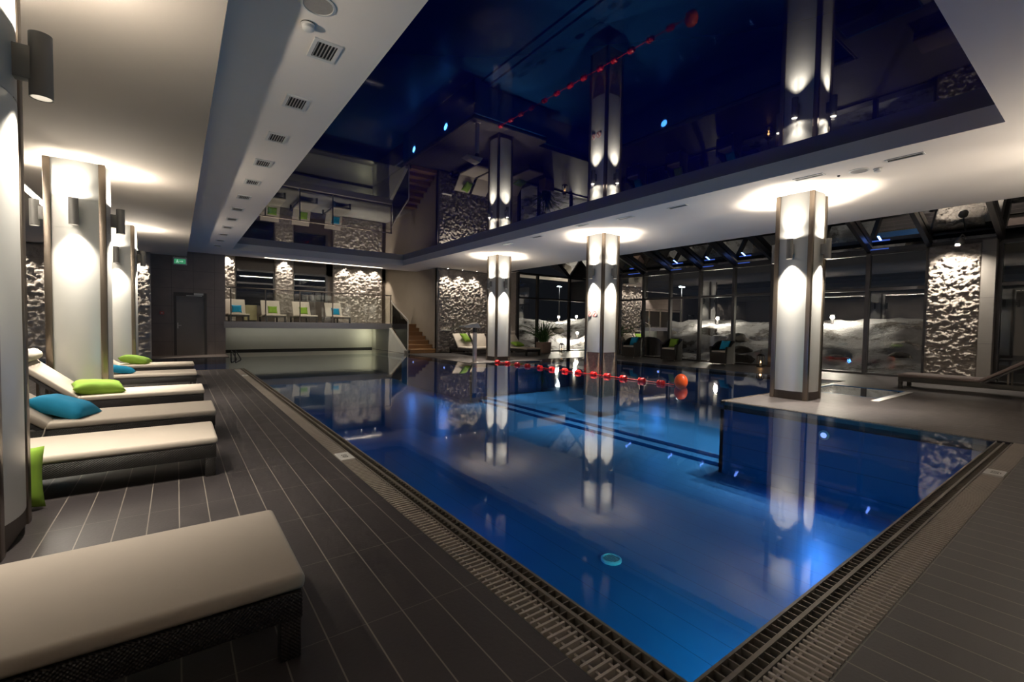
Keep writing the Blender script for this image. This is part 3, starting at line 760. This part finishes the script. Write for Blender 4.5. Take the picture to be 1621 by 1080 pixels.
# ------------------------------------------------------------------ armchairs
arm = None
def armchair(x, y, rz, label):
    global arm
    if arm is None:
        e = empty('tub_armchair', (x,y,0), rz)
        W, D = .62, .62
        m = MB()                                     # wrap-round shell: profile extruded along a U
        n = 22; U = []
        for i in range(n+1):
            t = i/n
            if t < .28: U.append((-D/2+ D*.62*t/.28, -W/2, 0))
            elif t > .72: U.append((-D/2+ D*.62*(1-t)/.28, W/2, 0))
            else:
                a = (t-.28)/.44*PI; U.append((-D/2+D*.62+math.sin(a)*D*.38, -W/2*math.cos(a), 0))
        rows = []
        for i, (px, py, _) in enumerate(U):
            t = i/n; hb = .60+.22*math.sin(max(0,min(1,(t-.12)/.76))*PI)**.8
            q = Vector((px,py,0)); a = Vector(U[max(0,i-1)]); b_ = Vector(U[min(n,i+1)]); d = (b_-a).normalized(); nn = Vector((d.y,-d.x,0))
            flare = .03
            rows.append([m.bm.verts.new(q+nn*o+Vector((0,0,z))) for o, z in ((0,.04),(flare*.4,.4),(flare,hb),(flare-.025,hb+.02),(-.05,hb),(-.06,.36),(-.06,.04))])
        for a, b_ in zip(rows, rows[1:]):
            for k in range(7): m.bm.faces.new((a[k],b_[k],b_[(k+1)%7],a[(k+1)%7]))
        m.bm.faces.new(rows[0]); m.bm.faces.new(rows[-1][::-1])
        m.build('shell', M['wicker'], e, 50)
        MB().box(-D/2+.0,D/2-.08,-W/2+.02,W/2-.02,.04,.42, bev=.01).build('base', M['wicker'], e)
        MB().box(-D/2-.01,D/2-.12,-W/2+.06,W/2-.06,.42,.485, bev=.02).build('seat_pad', M['cushion'], e)
        for sx in (-D/2+.05, D/2-.1):
            for sy in (-W/2+.07, W/2-.07): MB().cyl((sx,sy,0),(sx,sy,.05),.018).build('foot', M['steel'], e)
        arm = e
    else:
        e = copy_tree(arm); e.location = (x,y,0); e.rotation_euler = (0,0,rz)
    tag(e, label, 'armchair', 'dark wicker armchairs by the windows')
armchair(15.2,8.3,R(-4),'dark wicker tub armchair with a blue cushion nearest the candle lantern')
armchair(15.15,10.28,R(4),'dark wicker tub armchair holding the only green cushion by the windows')
armchair(15.1,12.1,R(2),'dark wicker tub armchair with blue cushion just beside the water column')
pillow('cushion', (15.27,8.3,.66), (0,-66,-8), (.34,.34,.12), 'blue', 'blue cushion on the armchair nearest the candle lantern', GC)
pillow('cushion', (15.22,10.28,.66), (0,-66,4), (.36,.36,.12), 'green', 'green cushion on the middle wicker armchair', GC)
pillow('cushion', (15.17,12.1,.66), (0,-66,2), (.36,.36,.12), 'blue', 'blue cushion on the armchair beside the water column', GC)

# lanterns
lan = None
for x, y, lab in ((15.35,7.12,'black candle lantern on the deck between armchair and widest column'),(14.5,15.75,'small black candle lantern on the far deck beside the potted plant')):
    if lan is None:
        e = lan = empty('candle_lantern', (x,y,0))
        m = MB(); m.box(-.09,.09,-.09,.09,0,.025)
        for sx in (-1,1):
            for sy in (-1,1): m.box(sx*.08-.007,sx*.08+.007,sy*.08-.007,sy*.08+.007,.02,.36)
        m.box(-.09,.09,-.09,.09,.36,.375); m.poly([(-.09,.375),(.09,.375),(.04,.43),(-.04,.43)],'x',-.05,.05)
        m.build('cage', M['dark'], e, 0)
        MB().tube([(-.05,0,.42),(-.045,0,.5),(-.025,0,.55),(0,0,.565),(.025,0,.55),(.045,0,.5),(.05,0,.42)],.007).build('handle', M['dark'], e)
        MB().cyl((0,0,.025),(0,0,.13),.035).build('candle', M['candle'], e)
        MB().lathe([(.001,.135),(.014,.15),(.010,.175),(.001,.2)],n=10).build('flame', M['flame'], e)
    else: e = copy_tree(lan); e.location = (x,y,0)
    tag(e, lab, 'lantern')
    light('candle_glow', 'POINT', (x,y,.24), .5, (1,.5,.18), shadow_soft_size=.03)

# potted plant
e = empty('potted_plant', (13.35,15.7,0)); tag(e, 'spiky green potted plant in a brownish box beside the corner window', 'plant')
MB().poly([(-.24,0),(.24,0),(.27,.5),(-.27,.5)],'y',-.22,.22).build('planter', M['terra'], e, 0)
MB().box(-.24,.24,-.21,.21,.46,.49).build('soil', M['plinth'], e, 0)
m = MB(); rr = random.Random(3)
for i in range(90):
    a = rr.uniform(0,2*PI); L = rr.uniform(.6,1.3); lean = rr.uniform(.25,1.25); x0, y0 = rr.uniform(-.18,.18), rr.uniform(-.15,.15); wd = rr.uniform(.018,.034)
    d = Vector((math.cos(a),math.sin(a),0)); sd = Vector((-d.y,d.x,0)); prev = None
    for k in range(8):
        t = k/7; p = Vector((x0,y0,.48))+d*(L*lean*t**1.3)+Vector((0,0,L*(t-.45*lean*t*t)))
        ww = wd*(1-t)**.6*(.5+t) if k < 7 else .001
        cur = (m.bm.verts.new(p-sd*ww), m.bm.verts.new(p+Vector((0,0,-.012))), m.bm.verts.new(p+sd*ww))
        if prev:
            m.bm.faces.new((prev[0],prev[1],cur[1],cur[0])); m.bm.faces.new((prev[1],prev[2],cur[2],cur[1]))
        prev = cur
m.build('leaves', M['leaf'], e, 0)

# water spout ("cobra") at the pool edge
e = empty('water_spout', (7.86,12.72,0)); tag(e, 'stainless water spout with a flat fan head at the far pool edge', 'water spout')
MB().box(-.055,.055,-.055,.055,0,.98, bev=.008).build('post', M['steel'], e)
MB().box(-.05,.05,-.05,.05,.98,1.15, bev=.004).build('neck', M['greyvent'], e)
m = MB(); m.poly([(.13,.0),(-.5,.03),(-.5,.055),(.02,.17)],'y',-.16,.16)
m.xform(Matrix.Translation((0,0,1.13))).build('fan_head', M['steel'], e)
MB().box(-.09,.09,-.09,.09,0,.015, bev=.004).build('base_plate', M['steel'], e)

# lane line with floats, buoy
e = empty('lane_line', (8.55,12.4,0)); tag(e, 'red float line dividing the side bay from the main pool', 'lane line')
P0, P1 = Vector((0,0,.012)), Vector((.108,-6.58,.012))
MB().tube([P0+(P1-P0)*(i/24) for i in range(25)],.008,6).build('rope', M['red'], e)
ys = [12.39,11.84,11.33,10.82,10.25,9.73,9.20,8.70,8.14,7.68,7.18,6.65,6.14]
for yy in ys:
    t = (12.4-yy)/6.75; x = .11*t
    MB().lathe([(.02,-.085),(.06,-.075),(.068,-.03),(.05,-.012),(.05,.012),(.068,.03),(.06,.075),(.02,.085)],n=18).xform(Matrix.Translation((x,yy-12.4,.015)) @ Matrix.Rotation(R(90),4,'X')).build('float', M['red'], e)
e = empty('buoy', (8.62,5.62,-.06)); tag(e, 'big orange ball buoy at the end of the red float line', 'buoy')
m = MB(); pr = [(.135*math.sin(PI*i/14)+.001, .16-.165*math.cos(PI*i/14)) for i in range(15)]; m.lathe(pr,n=28); m.build('ball', M['orange'], e, 180)
MB().ring((0,0,.325),(1,0,0),(0,1,0),.012,.03).build('eyelet', M['orange'], e)

# pool floor drain, pool lamps
e = empty('floor_drain', (3.72,3.2,Z1)); tag(e, 'round pale drain cover on the pool floor', 'drain')
MB().lathe([(.11,0),(.11,.02),(.09,.03),(.085,.016),(.001,.016)],n=28).build('rim', M['drain'], e)
m = MB()
for k in range(6): m.box(-.075+.027*k,-.063+.027*k,-.07,.07,.015,.026)
m.build('grille', M['steel'], e, 0)
plm = None
def pool_lamp(loc, nrm, lab, power, col=(.06,.28,1.0)):
    global plm
    d = Vector(nrm)
    if plm is None:
        e = plm = empty('pool_lamp', loc)
        MB().lathe([(.07,0),(.07,.02),(.05,.026),(.001,.024)],n=24).xform(Matrix.Rotation(R(90),4,'Y')).build('rim', M['steel'], e)
        MB().lathe([(.04,.024),(.034,.034),(.001,.036)],n=24).xform(Matrix.Rotation(R(90),4,'Y')).build('lens', M['poollens'], e)
    else: e = copy_tree(plm); e.location = loc
    e.rotation_euler = (0,0,math.atan2(d.y,d.x)); tag(e, lab, 'pool lamp', 'underwater pool lamps')
    light('pool_glow', 'AREA', Vector(loc)+d*.06, power, col, aim=(d.x,d.y,-.12), shape='DISK', size=.22)
PW = 14
pool_lamp((XR-.0,2.58,-.28),(-1,0,0),'underwater lamp below the deck edge beside the widest column',PW)
pool_lamp((XL,4.6,-.45),(1,0,0),'underwater lamp on the lounger-side pool wall nearest the camera',PW)
pool_lamp((XL,9.2,-.45),(1,0,0),'underwater lamp midway along the lounger-side pool wall',PW)
pool_lamp((XL,13.0,-.45),(1,0,0),'underwater lamp at the far end of the lounger-side pool wall',PW*.6)
pool_lamp((3.2,YN,-.45),(0,1,0),'added underwater lamp brightening the near pool floor, closer to the loungers',PW*1.5,(.08,.85,1.0))  # unseen lamp added to brighten the pool floor at the near end
pool_lamp((5.8,YN,-.45),(0,1,0),'added underwater lamp brightening the near pool floor, closer to the stone slab side',PW*.9,(.08,.75,1.0))  # second added fill lamp, tinted to turn the near water teal
pool_lamp((XR,14.2,-.28),(-1,0,0),'underwater lamp below the far deck near the water spout',PW*.7)
pool_lamp((XR,16.8,-.28),(-1,0,0),'underwater lamp below the far deck near the stairs',PW*.7)
pool_lamp((13.1,9.4,-.25),(-1,0,0),'underwater lamp in the bay wall below the wicker armchairs',PW*.2)

# dark pool hose at the corner under the balcony
e = empty('grab_rail', (1.52,18.2,0)); tag(e, 'small dark curved grab rail at the water corner by the dark tiled wall', 'rail')
for dx in (0,.12): MB().tube([(dx,.35,-.1),(dx,.35,.14),(dx+.01,.3,.2),(dx+.02,0,.16),(dx+.03,-.9,.04),(dx+.04,-1.4,-.08)],.018).build('tube', M['dark'], e)

# ------------------------------------------------------------------ balcony railing and stairs
e = empty('balcony_railing', (4.6,19.72,BAL)); tag(e, 'glass balustrade with thin dark posts along the balcony edge', 'railing')
px = [1.62,2.76,3.98,5.24,7.74]
for x in px: MB().box(x-.02,x+.02,19.70,19.74,BAL,BAL+1.24).build('post', M['post'], e, 0, True)
MB().tube([(1.46,19.72,BAL+1.26),(7.78,19.72,BAL+1.26)],.024,10).build('handrail', M['post'], e, 35, True)
for a, b_ in zip(px, px[1:]): MB().box(a+.05,b_-.05,19.715,19.725,BAL+.05,BAL+1.12).build('glass_pane', M['railglass'], e, 0, True)
e = empty('beige_planter', (2.60,22.9,BAL)); tag(e, 'beige box standing between the first two balcony loungers', 'box')
MB().box(-.24,.24,-.2,.2,.06,.72, bev=.01).build('body', plain('beige_lacquer',(.42,.37,.2),.5), e)
MB().box(-.2,.2,-.17,.17,0,.06).build('foot', M['dark'], e, 0)
e = empty('staircase', (8.35,17.6,0)); tag(e, 'wooden stairs climbing from the deck to the balcony', 'stairs')
for k in range(7):
    y0 = 17.62+.335*k; z1 = BAL/7*(k+1)
    MB().box(7.78,8.94,y0,y0+.37,z1-.05,z1, bev=.004).build('tread', M['wood'], e, 35, True)
    MB().box(7.78,8.94,y0+.03,y0+.05,z1-BAL/7,z1-.04).build('riser', M['wood'], e, 0, True)
e = empty('stair_railing', (7.8,18.0,0)); tag(e, 'glass stair railing with slim sloping handrail', 'railing')
MB().box(7.72,7.76,17.78,17.82,0,1.36).build('post', M['steel'], e, 0, True)
MB().tube([(7.74,17.8,1.38),(7.74,19.1,1.95),(7.74,19.64,2.24)],.02).build('handrail', M['steel'], e, 35, True)
MB().poly([(17.84,.1),(19.62,1.15),(19.62,2.13),(17.84,1.28)],'x',7.735,7.745).build('glass_pane', M['railglass'], e, 0, True)
e = empty('wall_shelf', (9.3,17.5,.98)); tag(e, 'thin pale shelf ledge on the smooth stone corner by the stairs', 'ledge')
MB().box(-.22,.22,-.14,.1,-.015,.015, bev=.003).build('board', M['white'], e)

# ------------------------------------------------------------------ windows
ww = [0]
def window(axis, a0, a1, fix, z0, zt, z1, label, left=True, right=False, mw=.10):
    """glazed bay between a0 and a1 along axis; transom at zt"""
    ww[0] += 1
    e = empty('window_%d' % ww[0], (fix,(a0+a1)/2,0) if axis == 'y' else ((a0+a1)/2,fix,0)); struct(e, label, 'window')
    def bx(u0,u1,t,z0_,z1_):
        return (fix-t,fix+t,u0,u1,z0_,z1_) if axis == 'y' else (u0,u1,fix-t,fix+t,z0_,z1_)
    m = MB()
    m.box(*bx(a0-mw/2,a0+mw/2,.07,z0,z1+.05))
    if right: m.box(*bx(a1-mw/2,a1+mw/2,.07,z0,z1+.05))
    b0 = a0+mw/2; b1 = a1-mw/2
    m.box(*bx(b0,b1,.06,z0,z0+.05)); m.box(*bx(b0,b1,.05,zt-.04,zt+.04)); m.box(*bx(b0,b1,.06,z1-.04,z1+.05))
    m.build('window_frame', M['frame'], e, 0, True)
    for p, q in ((z0+.05,zt-.04),(zt+.04,z1-.04)):
        m = MB(); m.quad(*[(fix,u,z) if axis == 'y' else (u,fix,z) for u, z in ((b0,p),(b1,p),(b1,q),(b0,q))]); m.build('pane', M['glass'], e, 0, True)
    return e
nb = ['beside the floodlit stone slab','second from the floodlit stone slab','directly behind the widest column','behind the candle lantern','behind the armchair nearest the lantern','between two wicker armchairs','behind the green cushion armchair','behind the armchair by the water column','hidden past the water column','at the far glass corner']
ya = [3.17+1.28*k for k in range(8)]+[13.41]
for k in range(8):
    window('y', ya[k], ya[k+1], XW, 0, 2.40, 3.40, 'tall glazed bay ' + nb[k], right=(k == 7))
window('x', 12.50, 13.65, YC, 0, 2.50, 3.60, 'narrow glazed bay beside the rough stone return', right=False)
window('x', 13.65, 15.70, YC, 0, 2.50, 3.60, 'wide glazed bay at the far corner behind the plant', right=False)
window('x', 15.70, 17.55, YC, 0, 2.50, 3.60, 'glazed bay just left of the water column with the lit snow', right=True)
wall('wall_jog', M['frame'], 'dark end wall of the far glazed corner hidden by the water column', (15.84,17.6,13.36,13.46,0,3.7),(17.55,17.65,13.36,16.62,0,3.7))
window('y', -2.6, .0, 15.85, 0, 2.4, 3.40, 'dark glazed bay beyond the stone slab', right=True)
window('y', .0, 1.90, 15.85, 0, 2.4, 3.40, 'dark glazed bay next to the stone slab edge', right=True)
window('x', 2.10, 3.66, 23.56, 1.9, 2.95, 3.5, 'lounge window above the beige box', right=True)
window('x', 4.45, 5.95, 23.56, 2.22, 2.95, 3.5, 'lounge window between stone pier and stone panel', right=True)
# sloping glass roof
for k in range(9):
    yy = ya[k]
    m = MB(); m.poly([(15.82,3.40),(15.82,3.56),(11.8,5.0),(11.8,4.78)],'y',yy-.05,yy+.05)
    struct(m.build('beam', M['beam'], smooth=0), 'dark sloping roof beam meeting the %s' % ('window post beside the stone slab' if k == 0 else 'window posts of the bay ' + nb[k-1]), 'roof beam')
for yy, t in ((1.9,'above the stone slab edge'),(0.3,'over the dark glazing beyond the slab')):
    m = MB(); m.poly([(15.9,3.40),(15.9,3.56),(11.8,5.0),(11.8,4.78)],'y',yy-.05,yy+.05)
    struct(m.build('beam', M['beam'], smooth=0), 'dark sloping roof beam ' + t, 'roof beam')
m = MB(); m.box(15.70,15.84,1.9,13.46,3.40,3.52)
struct(m.build('trim_6', M['beam'], smooth=0), 'dark head rail along the top of the windows', 'trim')
m = MB(); m.quad((15.9,-5,3.56),(15.9,16.6,3.56),(11.8,16.6,5.02),(11.8,-5,5.02))
struct(m.build('roof_glass', M['roofglass'], smooth=0), 'dark sloping glass roof above the windows', 'roof')
for y0, y1, t in ((7.75,8.15,'near the armchair by the lantern'),(9.05,9.45,'near the middle armchair'),(10.35,10.8,'right of the water column'),(4.0,4.4,'near the stone slab'),(12.3,12.9,'beside the water column')):
    e = empty('window_led_strip', (15.68,(y0+y1)/2,3.50)); tag(e, 'small blue light strip on the window head ' + t, 'blue light', 'blue lights on the window head', kind='thing')
    MB().box(-.015,.015,(y0-y1)/2,(y1-y0)/2,-.01,.01).build('diffuser', M['ledblue'], e, 0)
    light('led_glow', 'AREA', (15.62,(y0+y1)/2,3.52), .9, (.15,.3,1), aim=(.35,0,1), shape='RECTANGLE', size=.05, size_y=y1-y0)

# ------------------------------------------------------------------ outside: snow, lamps, rocks
def ground_z(x, y):
    d = max(x-16.2, y-17.2 if x < 16.2 else 0) if x < 16.2 else max(x-16.2, 0) if y < 17 else max(x-16.2, min(y-17.0, 9))
    t = max(0, min(1, (d-.6)/6.2)); s = t*t*(3-2*t)
    z = -.02+1.62*s + (.28*noise.noise(Vector((x*.55,y*.55,1.3)))+.16*noise.noise(Vector((x*1.5,y*1.5,4)))+.05*noise.noise(Vector((x*4,y*4,2))))*min(1,d/1.5)
    if d > 8.5: z -= min(1.2,(d-8.5)*.12)
    return z
m = MB(); V = {}
gx = [13.0+.3*i for i in range(60)]+[31+1.5*i for i in range(16)]; gy = [-8+.32*i for i in range(125)]+[32+1.5*i for i in range(16)]
for i, x in enumerate(gx):
    for k, y in enumerate(gy):
        if (x < 15.8 and y < 16.5) or (x < 17.75 and 13.1 < y < 16.5): continue
        V[i,k] = m.bm.verts.new((x, y, ground_z(x,y)))
for i in range(len(gx)-1):
    for k in range(len(gy)-1):
        q = [(i,k),(i+1,k),(i+1,k+1),(i,k+1)]
        if all(a in V for a in q): m.bm.faces.new([V[a] for a in q])
struct(m.build('ground', M['snow'], smooth=180), 'snow covered garden bank outside the windows', 'snow')
bol = None
spots = [(22.3,17.9,'snow bollard lamp behind the armchair by the water column'),(22.6,16.9,'second bollard lamp close beside the one by the water column'),(22.2,12.5,'bollard lamp on the snow crest between the armchairs'),
         (22.2,7.45,'bollard lamp on the snow just right of the widest column'),(21.4,23.6,'bollard lamp on the snow above the potted plant'),(23.2,23.7,'small distant bollard lamp left of the water column'),(18.6,18.9,'low bollard lamp in deep snow left of the water column')]
for x, y, lab in spots:
    z = ground_z(x,y)-.03
    if bol is None:
        e = bol = empty('bollard_lamp', (x,y,z))
        MB().cyl((0,0,0),(0,0,.32),.06).build('post', M['frame'], e)
        MB().lathe([(.001,.32),(.06,.33),(.085,.39),(.06,.45),(.001,.47)],n=18).build('globe', M['globe'], e, 180)
        MB().lathe([(.1,.47),(.11,.485),(.001,.52)],n=18).build('cap', M['frame'], e)
    else: e = copy_tree(bol); e.location = (x,y,z)
    tag(e, lab, 'garden lamp', 'bollard lamps in the snow')
    light('bollard_glow', 'POINT', (x-.28,y-.16,z+.46), 200, (1,.88,.7), shadow_soft_size=.08)
stl = None
for x, y, h, lab in ((35,23,4.8,'distant street lamp seen between the armchair windows'),(36.3,40,5.9,'distant street lamp seen through the far corner window')):
    if stl is None:
        e = stl = empty('street_lamp', (x,y,0))
        MB().cyl((0,0,-.5),(0,0,4.7),.05,.035).build('pole', M['steel'], e)
        MB().box(-.3,.3,-.08,.08,4.7,4.78).build('head', M['streethead'], e, 0)
    else: e = copy_tree(stl); e.location = (x,y,h-4.8)
    tag(e, lab, 'street lamp')
    light('street_glow', 'POINT', (x,y,h-.4), 150, (.85,.95,1), shadow_soft_size=.1)
rr = random.Random(11); rocks = []
places = ['on the snow bank beyond the armchair by the lantern','on the snow bank beyond the middle armchair','on the snow bank beyond the armchair at the water column','on the snow bank beyond the corner window','on the snow bank right of the widest column']
rk = [(18.3,9.3,.32),(19.8,10.2,.36),(18.8,12.6,.40),(20.3,14.0,.34),(17.5,7.0,.32),(17.2,11.6,.30),(19.5,7.9,.36),(18.6,6.1,.24),(19.6,15.4,.4),(18.4,13.9,.30),(20.7,12.1,.26),(20.8,9.0,.28),(17.2,8.9,.36),(18.9,4.4,.28),(17.6,20.4,.4),(19.2,21.4,.36)]
words_ = ['low dark rock','flat dark rock','long dark rock','rounded dark rock','mossy dark rock','broad dark rock','small dark rock','wide dark boulder','humped dark rock','squat dark rock','little dark stone','lone dark stone','half buried rock','shaded dark rock','big dark boulder','dark stone block']
for (x, y, s), w_ in zip(rk, words_):
    m = MB(); bmesh.ops.create_icosphere(m.bm, subdivisions=3, radius=1)
    sx, sy, sz = s*rr.uniform(.9,1.5), s*rr.uniform(1.0,1.6), s*rr.uniform(.55,.85)
    for v in m.bm.verts:
        d = 1+.35*noise.noise(v.co*1.4+Vector((x,y,0)))+.12*noise.noise(v.co*4)
        v.co = Vector((v.co.x*sx*d, v.co.y*sy*d, v.co.z*sz*d))
    o = m.build('rock', M['rock'], None, 50); o.location = (x,y,ground_z(x,y)-.02)
    z = 'near the far corner' if y > 16.6 else 'beyond the windows left of the armchairs' if y > 12.9 else 'beyond the middle armchair' if y > 9.8 else 'beyond the lantern armchair' if y > 6.5 else 'right of the widest column'
    tag(o, '%s in the snow %s' % (w_, z), 'rock', 'rocks in the snow')
for x, y, s, lab in ((19.6,11.3,.42,'spiky dark shrub low on the lit snow crest between armchairs'),(18.3,16.9,.5,'bare twiggy shrub in the snow left of the water column'),(16.2,19.2,.7,'leafless twiggy shrub in the snow behind the potted plant')):
    m = MB()
    for i in range(60):
        a = rr.uniform(0,2*PI); e_ = rr.uniform(.1,1.35); L = s*rr.uniform(.5,1); d = Vector((math.cos(a)*math.cos(e_),math.sin(a)*math.cos(e_),math.sin(e_)))
        p = d*L; q = p*.5+Vector((rr.uniform(-.05,.05),rr.uniform(-.05,.05),.05)); m.tube([(0,0,0),q,p],.009,4)
    o = m.build('shrub', M['shrub'], None, 0); o.location = (x,y,ground_z(x,y)); tag(o, lab, 'shrub')

# ------------------------------------------------------------------ general light of the room
light('under_balcony_glow', 'AREA', (7.45,21.2,.72), 4, (1,1,.72), aim=(-.6,.8,-.1), shape='RECTANGLE', size=.1, size_y=.6)
light('under_balcony_row', 'AREA', (4.4,21.3,.9), 4.5, (1,.96,.8), aim=(0,1,-.4), shape='RECTANGLE', size=5.6, size_y=.08)

light('strip_glow_balcony', 'AREA', (4.9,19.3,H-.03), 110, (1,.9,.76), aim=(0,.35,-1), shape='RECTANGLE', size=4.4, size_y=.05)
light('strip_glow_left', 'AREA', (-1.95,8,HL-.03), 250, (1,.9,.76), aim=(0,0,-1), shape='RECTANGLE', size=.08, size_y=8.8)

# world
W = bpy.data.worlds.new('night_sky'); S.world = W; W.use_nodes = True
bg = W.node_tree.nodes['Background']; bg.inputs[0].default_value = (.010,.011,.014,1); bg.inputs[1].default_value = .6

# ------------------------------------------------------------------ camera
cam = bpy.data.cameras.new('camera'); co = bpy.data.objects.new('camera', cam); COL.objects.link(co)
cam.sensor_width = 36; cam.lens = 720.665/1621*36; cam.clip_start = .02; cam.clip_end = 200
yaw, pit, rol = R(36.393), R(2.024), R(.872)
fw = Vector((math.sin(yaw)*math.cos(pit), math.cos(yaw)*math.cos(pit), -math.sin(pit)))
r0 = Vector((math.cos(yaw), -math.sin(yaw), 0)); u0 = r0.cross(fw)
rx = r0*math.cos(rol)+u0*math.sin(rol); ux = u0*math.cos(rol)-r0*math.sin(rol)
co.matrix_world = Matrix(((rx.x,ux.x,-fw.x,0),(rx.y,ux.y,-fw.y,0),(rx.z,ux.z,-fw.z,1.25),(0,0,0,1)))
S.camera = co

S.view_settings.view_transform = 'Standard'; S.view_settings.look = 'None'; S.view_settings.gamma = 1
S.view_settings.use_curve_mapping = False; S.view_settings.exposure = 0
cy = S.cycles
cy.use_denoising = True; cy.max_bounces = 8; cy.diffuse_bounces = 4; cy.glossy_bounces = 5; cy.transparent_max_bounces = 12; cy.transmission_bounces = 4
cy.sample_clamp_indirect = 4; cy.sample_clamp_direct = 0; cy.caustics_reflective = False; cy.caustics_refractive = False
